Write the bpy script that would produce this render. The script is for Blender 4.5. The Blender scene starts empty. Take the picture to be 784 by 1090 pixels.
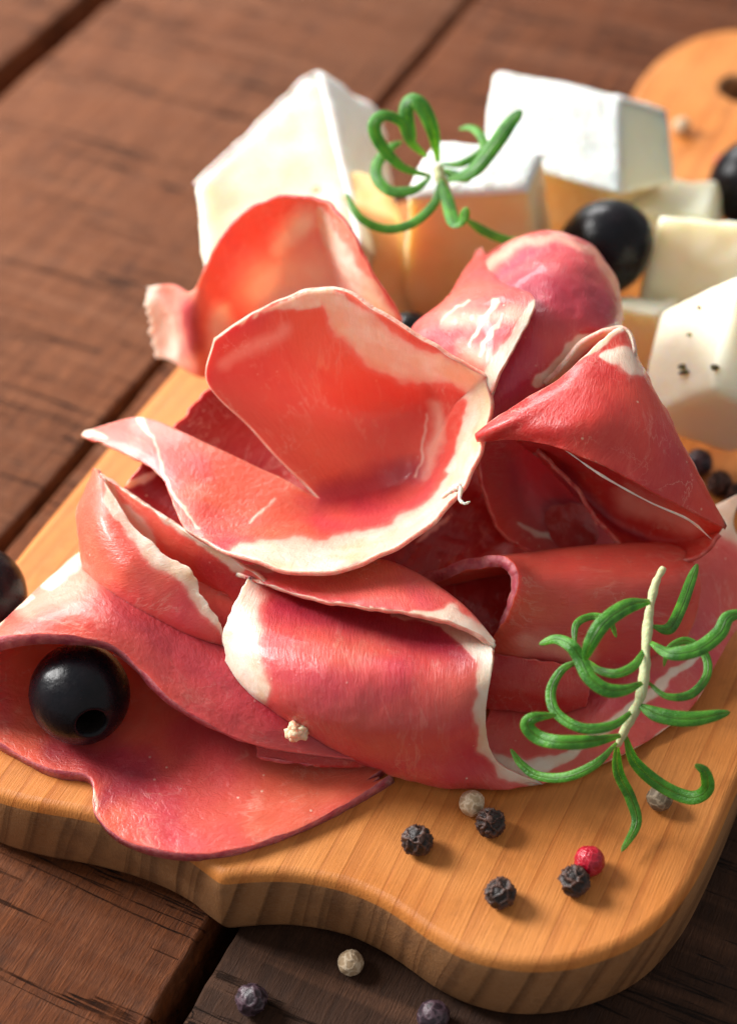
import bpy, bmesh, math, random
import numpy as np
from mathutils import Vector, Matrix, noise

SC = bpy.context.scene
COL = SC.collection
S = 0.01                      # everything is authored in centimetres
BT = 1.7                      # board thickness: board top is at z = 1.7 cm, table top at z = 0

# ------------------------------------------------------------------ camera
F, H, CY = 1834.0, 24.4, -24.4
R2 = math.sqrt(.5)
cd = bpy.data.cameras.new('camera'); cam = bpy.data.objects.new('camera', cd); COL.objects.link(cam)
cam.location = (0, CY * S, (H + BT) * S); cam.rotation_euler = (math.radians(45), 0, 0)
cd.sensor_fit = 'HORIZONTAL'; cd.sensor_width = 36; cd.lens = F / 784 * 36
cd.clip_start = .01; cd.clip_end = 20
cd.dof.use_dof = True; cd.dof.focus_distance = .295; cd.dof.aperture_fstop = 13.0
SC.camera = cam
# ------------------------------------------------------------------ light
w = bpy.data.worlds.new('World'); SC.world = w; w.use_nodes = True
bg = w.node_tree.nodes['Background']; bg.inputs[0].default_value = (1, .99, .98, 1); bg.inputs[1].default_value = .42
def area(name, loc, tgt, size, sy, power, col):
    l = bpy.data.lights.new(name, 'AREA'); l.shape = 'RECTANGLE'; l.size = size; l.size_y = sy; l.energy = power; l.color = col
    o = bpy.data.objects.new(name, l); COL.objects.link(o); o.location = loc
    o.rotation_euler = (Vector(tgt) - Vector(loc)).to_track_quat('-Z', 'Y').to_euler(); return o
area('window_light', (-.66, .26, .50), (0, .02, 0), .34, .34, 17.5, (1, .985, .96))
area('soft_light', (-.30, .95, .62), (0, .10, 0), .45, .35, 10, (1, .99, .98))
SC.view_settings.view_transform = 'Standard'; SC.view_settings.look = 'None'
SC.view_settings.exposure = 0; SC.view_settings.gamma = 1

# ------------------------------------------------------------------ helpers
def P(px, py, h=0.0):
    """point at height h (cm above the board top) seen at photo pixel px, py -> world cm"""
    x = (px - 392) / F; y = (py - 545) / F
    t = (H - h) / (R2 + y * R2)
    return Vector((t * x, CY + t * (R2 - y * R2), h + BT))
def proj(V):
    """world cm array (n,3) -> photo pixels"""
    d = V - np.array([0, CY, H + BT])
    z = d[:, 1] * R2 - d[:, 2] * R2
    yy = -(d[:, 1] * R2 + d[:, 2] * R2)
    return np.stack([392 + F * d[:, 0] / z, 545 + F * yy / z], 1)
def tag(o, label=None, cat=None, group=None, kind=None):
    if label: o['label'] = label
    if cat: o['category'] = cat
    if group: o['group'] = group
    if kind: o['kind'] = kind
    return o
def empty(name, loc, parent=None):
    o = bpy.data.objects.new(name, None); COL.objects.link(o); o.location = Vector(loc) * S
    o.empty_display_size = .01
    if parent: o.parent = parent
    return o
def mesh_obj(name, verts, faces, mats, parent=None, smooth=True, origin=None, midx=None):
    """verts in world cm; parent (if any) is an Empty/object without rotation"""
    verts = [Vector(v) for v in verts]
    og = Vector(origin) if origin is not None else sum(verts, Vector()) / len(verts)
    me = bpy.data.meshes.new(name)
    me.from_pydata([tuple((v - og) * S) for v in verts], [], faces)
    for m in (mats if isinstance(mats, (list, tuple)) else [mats]): me.materials.append(m)
    if smooth: me.polygons.foreach_set('use_smooth', [True] * len(me.polygons))
    if midx is not None: me.polygons.foreach_set('material_index', midx)
    me.update()
    o = bpy.data.objects.new(name, me); COL.objects.link(o)
    o.location = og * S
    if parent is not None:
        o.parent = parent
        pl = Vector(parent.location); q = parent
        while q.parent is not None: q = q.parent; pl = pl + q.location
        o.location = og * S - pl
    return o
def cr(pts, n):
    """Catmull-Rom through pts (k,3) -> (n,3)"""
    pts = np.asarray(pts, float); k = len(pts)
    if k == 2:
        t = np.linspace(0, 1, n)[:, None]; return pts[0] * (1 - t) + pts[1] * t
    return crs(pts, np.linspace(0, k - 1, n))
def crs(pts, s):
    k = len(pts)
    i = np.clip(np.floor(s).astype(int), 0, k - 2); t = (s - i)[:, None]
    ext = np.vstack([2 * pts[0] - pts[1], pts, 2 * pts[-1] - pts[-2]])
    p0, p1, p2, p3 = ext[i], ext[i + 1], ext[i + 2], ext[i + 3]
    return .5 * (2 * p1 + (p2 - p0) * t + (2 * p0 - 5 * p1 + 4 * p2 - p3) * t ** 2 + (3 * p1 - p0 - 3 * p2 + p3) * t ** 3)

# ------------------------------------------------------------------ materials
class NT:
    def __init__(s, name):
        s.m = bpy.data.materials.new(name); s.m.use_nodes = True; s.t = s.m.node_tree; s.p = s.t.nodes['Principled BSDF']
    def n(s, typ, **k):
        nd = s.t.nodes.new('ShaderNode' + typ)
        for a, b in k.items():
            if a.startswith('_'): setattr(nd, a[1:], b)
            else: s.put(nd.inputs[a.replace('__', ' ')], b)
        return nd
    def put(s, sock, v):
        if isinstance(v, bpy.types.NodeSocket): s.t.links.new(v, sock)
        elif isinstance(v, bpy.types.Node): s.t.links.new(v.outputs[0], sock)
        else: sock.default_value = v
    def set(s, **k):
        for a, b in k.items(): s.put(s.p.inputs[a.replace('__', ' ')], b)
    def coord(s, scale=(100, 100, 100), rot=(0, 0, 0), loc=(0, 0, 0), out='Object'):
        tc = s.t.nodes.new('ShaderNodeTexCoord'); mp = s.t.nodes.new('ShaderNodeMapping')
        s.t.links.new(tc.outputs[out], mp.inputs[0]); mp.inputs['Scale'].default_value = scale
        mp.inputs['Rotation'].default_value = rot; mp.inputs['Location'].default_value = loc; return mp.outputs[0]
    def noise(s, v, scale, detail=4, rough=.55, dist=0, out=0):
        nd = s.n('TexNoise', Vector=v, Scale=scale, Detail=detail, Roughness=rough, Distortion=dist); return nd.outputs[out]
    def math(s, op, a, b=0.0, c=None, clamp=False):
        nd = s.t.nodes.new('ShaderNodeMath'); nd.operation = op; nd.use_clamp = clamp
        s.put(nd.inputs[0], a); s.put(nd.inputs[1], b)
        if c is not None: s.put(nd.inputs[2], c)
        return nd.outputs[0]
    def ramp(s, f, stops):
        nd = s.t.nodes.new('ShaderNodeValToRGB'); s.put(nd.inputs[0], f); e = nd.color_ramp.elements
        while len(e) < len(stops): e.new(.5)
        for el, (p, c) in zip(e, stops):
            el.position = p; el.color = (c, c, c, 1) if isinstance(c, (int, float)) else (*c, 1)
        return nd.outputs[0]
    def mix(s, f, a, b, mode='MIX'):
        nd = s.t.nodes.new('ShaderNodeMix'); nd.data_type = 'RGBA'; nd.blend_type = mode
        s.put(nd.inputs[0], f)
        s.put(nd.inputs[6], (*a, 1) if isinstance(a, tuple) else a); s.put(nd.inputs[7], (*b, 1) if isinstance(b, tuple) else b)
        return nd.outputs[2]
    def bump(s, h, strength, dist=.001, normal=None):
        nd = s.n('Bump', Height=h, Strength=strength, Distance=dist)
        if normal is not None: s.put(nd.inputs['Normal'], normal)
        s.put(s.p.inputs['Normal'], nd.outputs[0]); return nd.outputs[0]

def ham_mat(name, c1, c2, c3, fatc=(.82, .56, .44), seed=0.0, vein=.22, rough=.33, palec=(.84, .36, .27)):
    """c1 main red, c2 salmon, c3 purple pink"""
    N = NT(name); v = N.coord(loc=(seed, seed * .7, seed * 1.3))
    big = N.noise(v, .32, 3, .5, .4)
    col = N.mix(N.ramp(big, [(.36, 0), (.62, 1)]), c1, c2)
    big2 = N.noise(N.coord(loc=(seed + 9, 3, 5)), .42, 2, .5, .6)
    col = N.mix(N.ramp(big2, [(.48, 0), (.72, .85)]), col, c3)
    # soft fibre mottling
    uv = N.coord(scale=(1, 1, 1), out='UV')
    st = N.n('Mapping', Vector=uv, Scale=(22, 2.2, 1)).outputs[0]
    fib = N.noise(st, 3.0, 5, .6, .8)
    col = N.mix(N.ramp(fib, [(.4, .0), (.8, .16)]), col, N.mix(.5, col, (.84, .34, .24)))
    mott = N.noise(v, 5.5, 5, .65)
    col = N.mix(N.ramp(mott, [(.5, 0), (.85, .10)]), col, (.84, .30, .20))
    # marbling veins: thin bright contours of a warped noise, broken up
    vn = N.noise(N.n('Mapping', Vector=uv, Scale=(5.5, 1.1, 1), Rotation=(0, 0, seed)).outputs[0], 1.6, 5, .6, .5)
    vd = N.math('ABSOLUTE', N.math('SUBTRACT', vn, .5))
    vein_m = N.ramp(vd, [(0, 1), (.006, .6), (.022, 0)])
    brk = N.ramp(N.noise(v, .9, 3), [(.48, 0), (.66, 1)])
    veinf = N.math('MULTIPLY', N.math('MULTIPLY', vein_m, brk), vein)
    v2 = N.noise(v, 1.5, 6, .62, .5)
    vm2 = N.math('MULTIPLY', N.ramp(N.math('ABSOLUTE', N.math('SUBTRACT', v2, .52)), [(0, 1), (.012, 0)]), N.ramp(N.noise(v, .7, 3, .6), [(.50, 0), (.66, .42)]))
    veinf = N.math('MAXIMUM', veinf, vm2)
    specks = N.ramp(N.n('TexVoronoi', Vector=v, Scale=3.2, Randomness=1.0).outputs['Distance'], [(.05, 1), (.09, 0)])
    specks = N.math('MULTIPLY', specks, N.math('MULTIPLY', N.ramp(N.noise(v, 1.7, 2), [(.50, 0), (.56, 1)]), .7))
    at = N.n('Attribute', _attribute_name='fat').outputs['Fac']
    fn = N.math('ADD', at, N.math('MULTIPLY', N.math('SUBTRACT', N.noise(v, 2.6, 5, .6), .5), .34))
    fm = N.ramp(fn, [(.30, 0), (.50, .72), (.80, 1)])
    halo = N.ramp(fn, [(.08, 0), (.42, .55)])
    pale = N.n('Attribute', _attribute_name='pale').outputs['Fac']
    pl = N.math('MULTIPLY', pale, N.ramp(N.noise(v, .9, 3, .5), [(.3, .7), (.65, 1)]), clamp=True)
    col = N.mix(pl, col, palec)
    col = N.mix(halo, col, (.80, .33, .26))
    # fat is cream, with waxy yellow-orange patches
    fc = N.mix(N.ramp(N.noise(v, .8, 3), [(.45, 0), (.72, .75)]), fatc, (.80, .46, .20))
    fc = N.mix(N.ramp(N.noise(v, 2.2, 4), [(.42, 0), (.75, .8)]), fc, (.87, .72, .62))
    tot = N.math('MAXIMUM', fm, N.math('MAXIMUM', veinf, specks), clamp=True)
    col = N.mix(tot, col, fc)
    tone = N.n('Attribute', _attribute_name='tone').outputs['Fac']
    col = N.mix(N.math('MULTIPLY', tone, N.math('SUBTRACT', 1.0, fm), clamp=True), col, N.mix(.75, col, (.34, .015, .045)))  # darker red strokes: purple meat, and painted shade in folds
    # tiny dark pepper dust
    N.set(Base__Color=col, Roughness=N.math('ADD', N.math('MULTIPLY', N.noise(v, 3, 4), .24), rough - .12), Subsurface__Weight=.85, Subsurface__Scale=.0024)
    N.p.inputs['Subsurface Radius'].default_value = (1, .60, .50)
    N.set(Specular__IOR__Level=.42, Coat__Weight=.22, Coat__Roughness=.15)
    b1 = N.noise(v, 7, 6, .7); b2 = N.noise(st, 6, 4, .6)
    st2 = N.n('Mapping', Vector=uv, Scale=(60, 9, 1), Rotation=(0, 0, .35)).outputs[0]
    b3 = N.noise(st2, 2.0, 4, .6, .6); b4 = N.noise(v, 22, 3, .6)
    hh = N.math('ADD', N.math('MULTIPLY', b1, .55), N.math('ADD', N.math('MULTIPLY', b2, .45), N.math('MULTIPLY', tot, .45)))
    b5 = N.noise(v, 2.2, 3, .5, 1.2)
    hh = N.math('ADD', hh, N.math('ADD', N.math('MULTIPLY', b3, .95), N.math('MULTIPLY', b4, .22)))
    hh = N.math('ADD', hh, N.math('MULTIPLY', b5, .8))
    N.bump(hh, .34, .0008)
    return N.m
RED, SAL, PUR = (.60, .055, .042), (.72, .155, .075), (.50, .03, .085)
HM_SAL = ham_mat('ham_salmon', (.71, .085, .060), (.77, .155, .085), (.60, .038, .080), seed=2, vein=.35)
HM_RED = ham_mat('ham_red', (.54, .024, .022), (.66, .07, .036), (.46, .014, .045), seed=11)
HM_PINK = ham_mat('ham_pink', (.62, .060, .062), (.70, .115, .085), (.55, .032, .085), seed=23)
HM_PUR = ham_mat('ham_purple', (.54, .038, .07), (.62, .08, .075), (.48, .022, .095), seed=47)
HM_PALE = ham_mat('ham_pale', (.72, .19, .13), (.78, .30, .20), (.66, .13, .13), seed=53, vein=.5, palec=(.87, .66, .58))
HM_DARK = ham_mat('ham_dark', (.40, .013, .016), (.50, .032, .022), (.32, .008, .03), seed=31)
def edge_mat(name, c, c2):
    N = NT(name); v = N.coord()
    N.set(Base__Color=N.mix(N.ramp(N.noise(v, 6, 4), [(.35, 0), (.7, 1)]), c, c2), Roughness=.42, Subsurface__Weight=.7, Subsurface__Scale=.003)
    N.p.inputs['Subsurface Radius'].default_value = (1, .3, .2); N.bump(N.noise(v, 18, 4), .5, .0006); return N.m
EDGE_LIGHT = edge_mat('ham_edge_light', (.80, .32, .24), (.86, .58, .46))
EDGE_PURPLE = edge_mat('ham_edge_purple', (.42, .06, .09), (.62, .20, .20))
EDGE_RED = edge_mat('ham_edge_red', (.52, .05, .045), (.72, .22, .17))

def table_mat(name, dark, mid, lite, seed):
    N = NT(name)
    rot = (0, 0, -math.radians(65))
    v = N.coord()
    vr = N.n('Mapping', Vector=v, Rotation=rot, Location=(seed, seed * 2, 0)).outputs[0]       # x runs along the plank
    gr = N.noise(N.n('Mapping', Vector=vr, Scale=(.16, 2.6, 1)).outputs[0], 1.6, 8, .68, .5)
    col = N.mix(N.ramp(gr, [(.30, 0), (.55, .5), (.75, 1)]), dark, lite)
    col = N.mix(N.ramp(N.noise(vr, .35, 4, .6, .5), [(.35, 0), (.7, .8)]), col, mid)
    # saw marks across the plank
    saw = N.noise(N.n('Mapping', Vector=vr, Rotation=(0, 0, .35), Scale=(1.3, .10, 1)).outputs[0], 1.3, 3, .6, .3)
    col = N.mix(N.ramp(saw, [(.50, 0), (.72, .55)]), col, N.mix(.5, col, (.36, .16, .085)))
    crk_n = N.noise(N.n('Mapping', Vector=vr, Rotation=(0, 0, .28), Scale=(1.1, .045, 1)).outputs[0], 1.0, 8, .6, .25)
    crk = N.ramp(N.math('ABSOLUTE', N.math('SUBTRACT', crk_n, .53)), [(0, 1), (.004, .7), (.009, 0)])
    crk = N.math('MULTIPLY', crk, N.ramp(N.noise(vr, .5, 3), [(.40, .1), (.55, 1)]))
    fine = N.noise(N.n('Mapping', Vector=vr, Scale=(1.2, 14, 1)).outputs[0], 2.4, 6, .7, .4)
    col = N.mix(N.ramp(fine, [(.38, .8), (.60, 0)]), col, N.mix(.6, col, (.02, .010, .007)))
    stn = N.ramp(N.noise(vr, 1.1, 6, .7), [(.56, 0), (.68, .6)])
    col = N.mix(stn, col, N.mix(.55, col, (.03, .017, .015)))
    col = N.mix(crk, col, (.012, .006, .004))
    N.set(Base__Color=col, Roughness=N.ramp(N.noise(vr, 1.5, 5), [(.3, .5), (.7, .7)]), Specular__IOR__Level=.14)
    hh = N.math('ADD', N.math('MULTIPLY', gr, .6), N.math('SUBTRACT', N.math('MULTIPLY', fine, .5), N.math('MULTIPLY', crk, 1.5)))
    hh = N.math('ADD', hh, N.math('MULTIPLY', saw, .4))
    N.bump(hh, .8, .0016)
    return N.m
def board_mat(name, sc=1.0, side=False):
    N = NT(name); v = N.coord()
    vr = N.n('Mapping', Vector=v, Rotation=(0, 0, -math.radians(65))).outputs[0]
    # growth rings: bands across the board that run down its side faces too (solid texture)
    warp = N.noise(N.n('Mapping', Vector=vr, Scale=(.05, .30, .10)).outputs[0], 1.0, 2, .5)
    sx = N.n('SeparateXYZ', Vector=vr)
    yy = N.math('ADD', N.math('ADD', sx.outputs[1], N.math('MULTIPLY', sx.outputs[2], .25)), N.math('MULTIPLY', warp, 1.6))
    nz = N.t.nodes.new('ShaderNodeTexNoise'); nz.noise_dimensions = '1D'; N.put(nz.inputs['W'], yy); nz.inputs['Scale'].default_value = 1.15
    nz.inputs['Detail'].default_value = 2
    ph = N.math('ADD', N.math('MULTIPLY', yy, 1.7), N.math('MULTIPLY', nz.outputs[0], 2.6))
    saw = N.math('FRACT', ph)
    ring = N.ramp(saw, [(0, 0), (.6, .08), (.88, .6), (.95, .8), (1, 0)])
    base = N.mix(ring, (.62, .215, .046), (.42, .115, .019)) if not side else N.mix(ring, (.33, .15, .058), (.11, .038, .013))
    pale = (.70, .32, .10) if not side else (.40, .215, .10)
    base = N.mix(N.ramp(N.noise(vr, .30, 3), [(.4, 0), (.7, .75)]), base, N.mix(.6, base, pale))
    fib = N.noise(N.n('Mapping', Vector=vr, Scale=(.5, 14, 6)).outputs[0], 2.0, 6, .65, .2)
    base = N.mix(N.ramp(fib, [(.35, .45), (.62, 0)]), base, N.mix(.6, base, (.24, .08, .022)))
    if side:
        bw = N.math('FRACT', N.math('ADD', N.math('MULTIPLY', yy, 1.9), N.math('MULTIPLY', nz.outputs[0], .9)))
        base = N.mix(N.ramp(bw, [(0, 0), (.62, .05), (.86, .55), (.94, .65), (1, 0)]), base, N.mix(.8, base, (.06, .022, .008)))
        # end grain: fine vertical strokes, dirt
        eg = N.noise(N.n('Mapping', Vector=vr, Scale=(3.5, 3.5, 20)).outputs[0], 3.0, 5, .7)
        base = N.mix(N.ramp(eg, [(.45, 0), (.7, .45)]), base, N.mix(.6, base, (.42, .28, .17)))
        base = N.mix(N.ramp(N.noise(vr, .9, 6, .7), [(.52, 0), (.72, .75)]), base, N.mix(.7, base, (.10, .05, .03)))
    else:
        knife = N.noise(N.n('Mapping', Vector=vr, Rotation=(0, 0, .6), Scale=(.3, 9, 1)).outputs[0], 1.5, 4, .6, .3)
        base = N.mix(N.ramp(N.math('ABSOLUTE', N.math('SUBTRACT', knife, .5)), [(0, .30), (.004, 0)]), base, (.30, .13, .05))
        base = N.mix(N.ramp(N.noise(vr, 1.3, 6, .7), [(.50, 0), (.70, .75)]), base, N.mix(.55, base, (.30, .10, .02)))
    N.set(Base__Color=base, Roughness=N.ramp(N.noise(vr, 1.2, 4), [(.3, .40), (.7, .58)]), Specular__IOR__Level=.25)
    N.bump(N.math('ADD', N.math('MULTIPLY', fib, .7), N.math('MULTIPLY', ring, -.25)), .35, .0009)
    return N.m
BOARD_TOP = board_mat('beech_top'); BOARD_SIDE = board_mat('beech_side', side=True)

def cheese_mat(name, c1, c2, seed=0, bump=.25, sss=.006):
    N = NT(name); v = N.coord(loc=(seed, 2 * seed, 0))
    col = N.mix(N.ramp(N.noise(v, .7, 4), [(.35, 0), (.7, 1)]), c1, c2)
    dots = N.ramp(N.n('TexVoronoi', Vector=v, Scale=1.1).outputs['Distance'], [(.03, 1), (.06, 0)])
    N.set(Base__Color=col, Roughness=.5, Subsurface__Weight=.9, Subsurface__Scale=sss, Specular__IOR__Level=.4)
    N.p.inputs['Subsurface Radius'].default_value = (1, .7, .42)
    N.bump(N.math('ADD', N.noise(v, 3, 5, .6), N.math('MULTIPLY', dots, -.5)), bump, .0012); return N.m
def rind_mat(name, c1=(.84, .84, .82), c2=(.74, .70, .64)):
    N = NT(name); v = N.coord()
    col = N.mix(N.ramp(N.noise(v, 2.2, 6, .7), [(.40, 0), (.75, 1)]), c1, c2)
    N.set(Base__Color=col, Roughness=.85, Subsurface__Weight=.4, Subsurface__Scale=.003, Specular__IOR__Level=.2)
    N.bump(N.math('ADD', N.noise(v, 5, 6, .7), N.math('MULTIPLY', N.noise(v, 1.3, 3), 1.5)), .6, .0014); return N.m
CH_PALE = cheese_mat('cheese_pale', (.89, .86, .68), (.88, .84, .60), 1)
CH_CREAM = cheese_mat('cheese_cream', (.88, .84, .64), (.87, .81, .57), 4)
CH_PEACH = cheese_mat('cheese_peach', (.88, .84, .66), (.88, .80, .58), 6)
CH_BOUNCE = cheese_mat('cheese_gold_bounce', (.83, .60, .28), (.84, .68, .42), 8)  # warm bounce light of the front face is put into this colour
CH_SHADE = cheese_mat('cheese_warm_shade', (.78, .47, .19), (.82, .60, .33), 9)  # warm shade of the front pieces is put into this colour
RIND = rind_mat('white_rind')

def simple(name, c, rough=.5, spec=.5, sss=0, bump=None, coat=0):
    N = NT(name); v = N.coord()
    N.set(Base__Color=(*c, 1), Roughness=rough, Specular__IOR__Level=spec, Coat__Weight=coat, Coat__Roughness=.1)
    if sss: N.set(Subsurface__Weight=sss, Subsurface__Scale=.002)
    if bump: N.bump(N.noise(v, bump[0], 5, .6), bump[1], .0006)
    return N.m
def olive_mat():
    N = NT('black_olive_skin'); v = N.coord()
    N.set(Base__Color=N.mix(N.ramp(N.noise(v, 3, 4), [(.4, 0), (.8, 1)]), (.0035, .0035, .0055), (.010, .007, .009)),
          Roughness=N.ramp(N.noise(v, 9, 5, .7), [(.3, .22), (.7, .36)]), Specular__IOR__Level=.2, Coat__Weight=.03, Coat__Roughness=.2)
    N.bump(N.math('ADD', N.noise(v, 1.6, 3), N.math('MULTIPLY', N.noise(v, 26, 3), .12)), .30, .0012); return N.m
OLIVE = olive_mat(); OLIVE_IN = simple('black_olive_flesh', (.012, .007, .006), .55, .3, bump=(12, .6))
def pepper_mat(name, lo, hi, rough=.5):
    N = NT(name); v = N.coord()
    at = N.n('Attribute', _attribute_name='ridge').outputs['Fac']
    c = N.mix(N.ramp(N.math('ADD', at, N.math('MULTIPLY', N.noise(v, 16, 4), .3)), [(.35, 0), (.95, 1)]), lo, hi)
    N.set(Base__Color=c, Roughness=rough, Specular__IOR__Level=.5); N.bump(N.noise(v, 40, 4), .4, .0003); return N.m
PEP_BLACK = pepper_mat('pepper_black', (.012, .006, .005), (.10, .042, .028))
PEP_WHITE = pepper_mat('pepper_white', (.42, .29, .17), (.66, .52, .36), .6)
PEP_GREY = pepper_mat('pepper_grey', (.14, .10, .06), (.30, .23, .15), .6)
PEP_PINK = pepper_mat('pepper_pink', (.38, .005, .02), (.55, .03, .05), .22)
PEP_PURPLE = pepper_mat('pepper_purple', (.022, .012, .018), (.09, .05, .065), .4)
def leaf_mat():
    N = NT('rosemary_leaf'); v = N.coord()
    uv = N.coord(scale=(1, 1, 1), out='UV'); sp = N.n('SeparateXYZ', Vector=uv)
    across = N.math('ABSOLUTE', N.math('SUBTRACT', sp.outputs[0], .25))       # 0 on the midrib of the upper side
    rib = N.ramp(across, [(0, 1), (.012, .4), (.03, 0)])
    under = N.ramp(sp.outputs[0], [(.5, 0), (.54, 1), (.96, 1), (1, 0)])
    col = N.mix(N.ramp(N.noise(v, 3.5, 4), [(.35, 0), (.7, 1)]), (.026, .125, .010), (.085, .30, .022))
    col = N.mix(under, col, (.19, .36, .13))
    col = N.mix(N.math('MULTIPLY', rib, .55), col, (.02, .09, .015))
    col = N.mix(N.ramp(N.noise(v, 45, 2), [(.62, 0), (.70, .3)]), col, (.22, .42, .16))
    N.set(Base__Color=col, Roughness=.42, Subsurface__Weight=.35, Subsurface__Scale=.0015, Specular__IOR__Level=.35)
    N.p.inputs['Subsurface Radius'].default_value = (.5, 1, .2)
    N.bump(N.math('SUBTRACT', N.math('MULTIPLY', N.noise(v, 22, 4), .7), N.math('MULTIPLY', rib, 1.3)), .5, .0006); return N.m
LEAF = leaf_mat()
STEM = simple('rosemary_stem', (.50, .56, .30), .6, .3, sss=.4, bump=(9, .6))
FAT = edge_mat('fat_white', (.84, .66, .54), (.88, .78, .70))

# ------------------------------------------------------------------ board frame: a across, b along
CA, SA = math.cos(math.radians(65)), math.sin(math.radians(65))
def ab(a, b, z=0): return Vector((a * SA + b * CA, -a * CA + b * SA, z))

# ------------------------------------------------------------------ setting: table of planks
tb = empty('table', (0, 0, 0)); tag(tb, kind='structure', label='rough reddish brown plank table with dark gaps')
PL = [(-60, -18.15, 0), (-17.15, -7.42, 0), (-7.14, 1.02, 1), (1.52, 11.6, 2), (11.9, 22, 3), (22.3, 60, 3)]
TM = [table_mat('plank_brown', (.085, .025, .009), (.21, .068, .025), (.36, .130, .052), 3),
      table_mat('plank_red', (.055, .014, .004), (.175, .048, .013), (.29, .085, .024), 17),
      table_mat('plank_dark', (.030, .014, .008), (.055, .024, .013), (.085, .036, .018), 29),
      table_mat('plank_umber', (.040, .018, .010), (.06, .026, .015), (.095, .040, .020), 41)]
rnd = random.Random(4)
for k, (a0, a1, mi) in enumerate(PL):
    L0, L1, nb = -40.0, 110.0, 600
    prof = [(0, -2.2), (0, -.12), (.035, -.035), (.13, 0)]
    V = []; Fc = []
    for j in range(nb + 1):
        b = L0 + (L1 - L0) * j / nb
        e0 = noise.noise(Vector((b * .7, k * 7.0, 0))) * .05 + noise.noise(Vector((b * 2.6, k * 7.0, 3))) * .025
        e1 = noise.noise(Vector((b * .7, k * 7.0, 9))) * .05 + noise.noise(Vector((b * 2.6, k * 7.0, 13))) * .025
        row = [ab(a0 + e0 + x, b, z) for x, z in prof] + [ab(a1 + e1 - x, b, z) for x, z in reversed(prof)]
        V += row
    n = 2 * len(prof)
    for j in range(nb):
        for i in range(n - 1):
            Fc.append((j * n + i, j * n + i + 1, (j + 1) * n + i + 1, (j + 1) * n + i))
    mesh_obj('plank', V, Fc, TM[mi], tb, origin=(0, 0, 0))
V = [ab(a, b, -2.25) for a, b in ((-60, -40), (60, -40), (60, 110), (-60, 110))]
mesh_obj('batten', V, [(0, 3, 2, 1)], TM[2], tb, smooth=False, origin=(0, 0, 0))

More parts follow.
